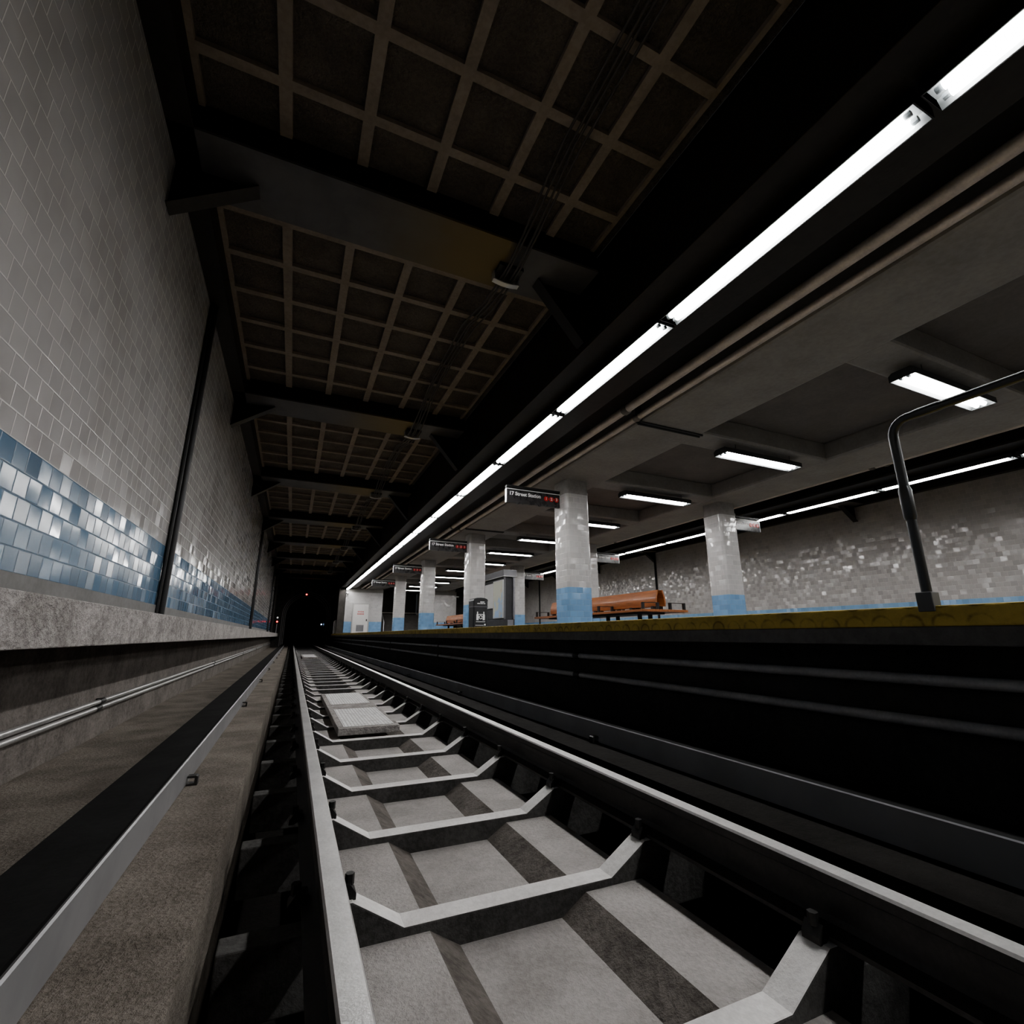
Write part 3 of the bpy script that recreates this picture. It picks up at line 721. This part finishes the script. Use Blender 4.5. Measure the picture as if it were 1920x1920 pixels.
# ================================================================== HANDRAIL AT THE PLATFORM EDGE
r = thing('edge_handrail', 'dark steel handrail on the yellow platform edge at right', 'handrail', (2.625, 1.24, ZP))
arc = [(0, -.075 + .075 * math.cos(a), .825 + .075 * math.sin(a)) for a in [i * PI / 2 / 6 for i in range(7)]]
m = MB(); m.tube([(0, 0, .03), (0, 0, .50)], .0205, 16); m.tube([(0, 0, .56)] + arc + [(0, -2.7, .9)], .021, 16)
m.tube([(0, -2.7, .9), (0, -2.76, .87), (0, -2.78, .8), (0, -2.78, 0)], .021, 16)
m.build('rail_tube', 'rail_tube', r)
m = MB(); m.tube([(0, 0, .40), (0, 0, .415), (0, 0, .545), (0, 0, .565)], [.021, .026, .027, .022], 16); m.build('sleeve', 'rail_tube', r); m = MB(); m.tube([(0, -.10, .9), (0, -.12, .9), (0, -.2, .9), (0, -.21, .9)], [.0215, .0235, .0235, .0215], 16); m.build('sleeve', 'rail_tube', r)
m = MB(); m.box(-.034, .03, -.032, .032, -.025, .062); m.build('base_block', 'blockgrey', r, smooth=False, bevel=.004)
m = MB(); m.box(-.034, .03, -2.812, -2.748, -.025, .062); m.build('base_block', 'blockgrey', r, smooth=False, bevel=.004)

# small gate railing at the far platform end
r = thing('end_gate', 'small pale barred gate at the far end of the platform', 'gate', (2.95, YE + .6, ZP))
m = MB(); m.tube([(-.25, 0, 0), (-.25, 0, .86), (-.2, 0, .92), (-.1, 0, .92)], .02, 8); m.tube([(-.1, 0, 0), (-.1, 0, .98)], .025, 8); m.build('post', 'pipe_pale', r)
m = MB()
for i in range(4): m.tube([(-.24 + .045 * i, -.01, .06), (-.24 + .045 * i, -.01, .88)], .009, 6)
m.tube([(-.25, -.01, .07), (-.1, -.01, .07)], .01, 6); m.build('bars', 'pipe_pale', r)

# ================================================================== BENCHES
def make_bench(y0, y1, lab):
    L = y1 - y0; r = thing('platform_bench', lab, 'bench', (XC + .05, (y0 + y1) / 2, ZP), 'double sided wooden benches'); h = L / 2
    m = MB()
    for sx in (-1, 1):
        for i in range(3):
            a = .06 + .2 * i; m.box(min(sx * a, sx * (a + .19)), max(sx * a, sx * (a + .19)), -h, h, .415, .455)
    m.build('seat', 'wood', r, smooth=False, bevel=.008)
    m = MB()
    m.box(-.66, .66, -h - .012, -h, .405, .46); m.box(-.66, .66, h, h + .012, .405, .46)
    for sx in (-1, 1): m.box(min(sx * .65, sx * .665), max(sx * .65, sx * .665), -h, h, .405, .46)
    m.build('seat_edge', 'wood', r, smooth=False, bevel=.004)
    for sx in (-1, 1):
        m = MB(); pr = [(sx * .135, .54), (sx * .15, .63), (sx * .135, .76), (sx * .075, .92), (sx * .045, .92), (sx * .098, .76), (sx * .112, .63), (sx * .098, .54)]
        m.prism(pr if sx < 0 else pr[::-1], -h + .15, h - .15, 'y'); m.build('backrest', 'wood', r)
        n = 6
        for i in range(n + 1):
            m = MB(); y = -h + .3 + (L - .6) * i / n; m.box(min(sx * .05, sx * .14), max(sx * .05, sx * .14), y - .05, y + .05, .455, .55); m.build('back_support', 'black', r, smooth=False)
        n = 4
        for i in range(n):
            y = -h + .06 + (L - .12) * i / (n - 1)
            m = MB(); m.box(min(sx * .16, sx * .21), max(sx * .16, sx * .21), y - .03, y + .03, .455, .615); m.box(min(sx * .58, sx * .63), max(sx * .58, sx * .63), y - .03, y + .03, .455, .615)
            m.box(min(sx * .16, sx * .63), max(sx * .16, sx * .63), y - .03, y + .03, .606, .618); m.build('armrest', 'black', r, smooth=False)
    m = MB(); m.box(-.4, .4, -h + .5, h - .5, .375, .415); m.build('under_frame', 'black', r, smooth=False)
    for i in range(4):
        y = -h + .75 + (L - 1.5) * i / 3
        for sx in (-1, 1):
            m = MB(); m.box(sx * .16 - .04, sx * .16 + .04, y - .035, y + .035, 0, .375); m.box(sx * .16 - .07, sx * .16 + .07, y - .07, y + .07, 0, .015); m.build('leg', 'black', r, smooth=False)
make_bench(8.85, 14.3, 'long orange brown double sided wooden bench between the nearest columns')
make_bench(21.0, 26.4, 'distant orange brown wooden bench behind the second near column')

# ================================================================== TRASH BIN
r = thing('trash_bin', 'black square trash bin with white emblem before the second near column', 'trash bin', (5.34, 14.62, ZP))
def sq(h, b): return octo(h, b)
m = MB(); m.prism(sq(.24, .04), .02, .74, 'z'); m.prism(sq(.25, .05), 0, .03, 'z'); m.build('body', 'can', r, smooth=False, bevel=.006)
m = MB(); m.prism(sq(.252, .04), .74, .775, 'z'); m.build('rim', 'canlip', r, smooth=False)
m = MB(); m.prism(sq(.245, .04), .775, .93, 'z'); 
prof = [(-.245, .93), (-.235, .97), (-.20, 1.005), (-.12, 1.03), (0, 1.038), (.12, 1.03), (.20, 1.005), (.235, .97), (.245, .93)]
m.prism(prof, -.243, .243, 'y'); m.build('lid', 'can', r, bevel=.006)
m = MB(); m.box(-.15, .15, -.2465, -.24, .945, .99); m.build('opening', 'black', r, smooth=False)
m = MB()
for (a, b, z0, z1) in ((-.02, .12, .885, .915), (-.12, -.03, .84, .865), (-.02, .08, .84, .865), (.09, .15, .84, .865)):
    m.box(a, b, -.2465, -.24, z0, z1)
m.build('lid_lettering', 'white', r, smooth=False)
m = MB()
for sx in (-1, 1):      # two bottles flanking a ring of arrows
    cx = sx * .105
    m.prism([(cx - .035, .34), (cx + .035, .34), (cx + .035, .50), (cx + .016, .54), (cx + .016, .60), (cx - .016, .60), (cx - .016, .54), (cx - .035, .50)], -.2465, -.238, 'y')
for k in range(3):
    a0 = k * 2 * PI / 3 + .15; n = 6; ri, ro = .038, .062
    pin = [(ri * math.cos(a0 + 1.4 * i / n), .43 + ri * math.sin(a0 + 1.4 * i / n)) for i in range(n + 1)]
    pou = [(ro * math.cos(a0 + 1.4 * i / n), .43 + ro * math.sin(a0 + 1.4 * i / n)) for i in range(n + 1)]
    for i in range(n): m.prism([pin[i], pou[i], pou[i+1], pin[i+1]], -.2465, -.238, 'y')
    a1 = a0 + 1.4; m.prism([(.028 * math.cos(a1), .43 + .028 * math.sin(a1)), (.074 * math.cos(a1), .43 + .074 * math.sin(a1)), (.05 * math.cos(a1 + .45), .43 + .05 * math.sin(a1 + .45))], -.2465, -.238, 'y')
m.box(-.07, .07, -.2465, -.238, .51, .53)
m.build('emblem', 'white', r, smooth=False)
m = MB(); m.box(-.15, .15, -.2465, -.238, .285, .30); m.box(-.17, .10, -.2465, -.238, .18, .192); m.box(.12, .17, -.2465, -.238, .18, .23); m.build('lower_lettering', 'white', r, smooth=False)

# ================================================================== MAP KIOSK
KX0, KX1, KY0, KY1 = 7.30, 7.74, 17.1, 20.6
r = thing('map_kiosk', 'grey information kiosk with a transit map behind the bin', 'kiosk', ((KX0 + KX1) / 2, (KY0 + KY1) / 2, ZP)); kx, ky = (KX1 - KX0) / 2, (KY1 - KY0) / 2
m = MB(); m.box(-kx - .06, kx + .06, -ky - .08, ky + .08, 2.12, 2.36); m.build('canopy', 'kiosk', r, smooth=False, bevel=.01)
m = MB(); m.box(-kx - .075, kx + .075, -ky - .095, ky + .095, 2.10, 2.12); m.build('canopy_lip', 'silver', r, smooth=False)
m = MB(); m.box(-kx + .04, kx - .05, -ky + .06, ky, .02, 2.08); m.build('core', 'kioskdark', r, smooth=False)
m = MB(); m.box(-kx - .01, kx + .01, -ky + .02, ky + .02, 0, .48); m.build('plinth', 'kioskdark', r, smooth=False, bevel=.01)
m = MB(); m.box(-.08, kx - .06, -ky - .01, -ky + .03, 0, .46); m.build('front_plate', 'kiosk', r, smooth=False)
for (a, b) in ((-kx, -kx + .05), (kx - .07, kx)):
    m = MB(); m.box(a, b, -ky - .02, -ky + .09, .48, 2.08); m.build('post', 'kiosk', r, smooth=False, bevel=.008)
m = MB(); m.box(-kx - .05, -kx + .02, -ky + .03, -ky + 1.03, .52, 1.99); m.build('map_case', 'silver', r, smooth=False, bevel=.01)
m = MB(); m.box(-kx - .055, -kx - .05, -ky + .07, -ky + .99, .56, 1.95); m.build('map_sheet', 'map', r, smooth=False)
m = MB(); m.box(-kx - .03, -kx + .02, -ky + 1.07, -ky + 2.0, .93, 1.93); m.build('notice_case', 'silver', r, smooth=False, bevel=.01)
m = MB(); m.box(-kx - .035, -kx - .03, -ky + 1.10, -ky + 1.97, .96, 1.90); m.build('notice_sheet', 'notice', r, smooth=False)

# ================================================================== SIGNALS, LAMPS, CAMERAS
r = thing('track_signal', 'slim signal post with white and red lamps at the left ledge end', 'signal', (-1.05, 38.6, .166))
m = MB(); m.tube([(0, 0, 0), (0, 0, .72)], .025, 8); m.box(-.08, .08, -.08, .08, 0, .03); m.build('post', 'pipe_dark', r)
m = MB(); m.prism(octo(.085, .03), .70, 1.18, 'z'); m.build('lamp_case', 'signalbody', r, smooth=False)
m = MB(); m.tube([(0, -.08, .80), (0, -.12, .80)], .055, 16); o = m.build('lens', 'redlamp', r); o['label'] = 'glowing red lens'
m = MB(); m.tube([(0, -.08, 1.08), (0, -.12, 1.08)], .06, 16); o = m.build('lens', 'whitelamp', r); o['label'] = 'dull white lens'
r = thing('arch_signal', 'red signal lamp hanging at the crown of the tunnel arch', 'signal', (.80, YT - .06, 3.20))
m = MB(); m.box(-.02, .04, -.03, .06, .12, .52); m.build('hanger', 'signalbody', r, smooth=False)
m = MB(); m.box(-.17, .20, -.10, .06, -.12, .12); m.build('lamp_case', 'signalbody', r, smooth=False, bevel=.02)
m = MB(); m.tube([(-.05, -.10, -.02), (-.05, -.14, -.02)], .06, 16); m.build('lens', 'redlamp', r)
m = MB(); m.tube([(.11, -.10, -.02), (.11, -.13, -.02)], .03, 16); m.build('lens', 'red', r)
r = thing('tunnel_lamp', 'tiny bluish lamp on the right wall inside the tunnel', 'lamp', (2.30, 47.0, .98))
m = MB(); m.box(-.02, .16, -.06, .06, -.07, .07); m.build('bracket', 'signalbody', r, smooth=False)
m = MB(); m.tube([(0, -.06, 0), (0, -.12, 0)], .045, 14); m.build('bulb', 'bluelamp', r)
for (x, sx, lab) in ((3.46, -1, 'small security camera at the top left corner of the door wall'), (11.72, 1, 'small security camera at the corner of the far end wall')):
    r = thing('security_camera', lab, 'security camera', (x, YE - .02, 3.0))
    m = MB(); m.box(-.04, .04, -.0, .02, -.05, .05); m.tube([(0, 0, 0), (0, -.10, .02)], .018, 8); m.build('mount', 'frame', r)
    m = MB(); m.tube([(sx * .02 - .02, -.05, .02), (sx * .10, -.22, -.01), (sx * .13, -.28, -.02)], [.05, .05, .055], 12); m.build('body', 'white', r)
    m = MB(); m.tube([(sx * .131, -.282, -.0205), (sx * .135, -.29, -.021)], .04, 12); m.build('lens', 'black', r)

# ================================================================== CAMERA / WORLD / VIEW
fpx = 896.0; pitch = math.atan(232 / fpx); yaw = math.atan(413 / math.hypot(fpx, 232))
cy, sy, cp, sp = math.cos(yaw), math.sin(yaw), math.cos(pitch), math.sin(pitch)
R = Vector((cy, -sy, 0)); F = Vector((sy * cp, cy * cp, sp)); U = Vector((-sy * sp, -cy * sp, cp))
cam = bpy.data.cameras.new('camera'); co = bpy.data.objects.new('camera', cam); COL.objects.link(co)
co.matrix_world = Matrix(((R.x, U.x, -F.x, 0), (R.y, U.y, -F.y, 0), (R.z, U.z, -F.z, 0), (0, 0, 0, 1)))
cam.sensor_width = 36; cam.lens = fpx * 36 / 1920; cam.clip_start = .03; cam.clip_end = 200
scn.camera = co
w = bpy.data.worlds.new('world'); scn.world = w; w.use_nodes = True
w.node_tree.nodes['Background'].inputs[0].default_value = (.9, .95, 1, 1); w.node_tree.nodes['Background'].inputs[1].default_value = 0.004
scn.view_settings.view_transform = 'AgX'
scn.view_settings.look = 'AgX - Medium High Contrast'
scn.view_settings.exposure = 2.45
scn.cycles.use_denoising = True
scn.cycles.max_bounces = 6
scn.cycles.diffuse_bounces = 4
scn.cycles.glossy_bounces = 4
scn.cycles.sample_clamp_indirect = 6.0
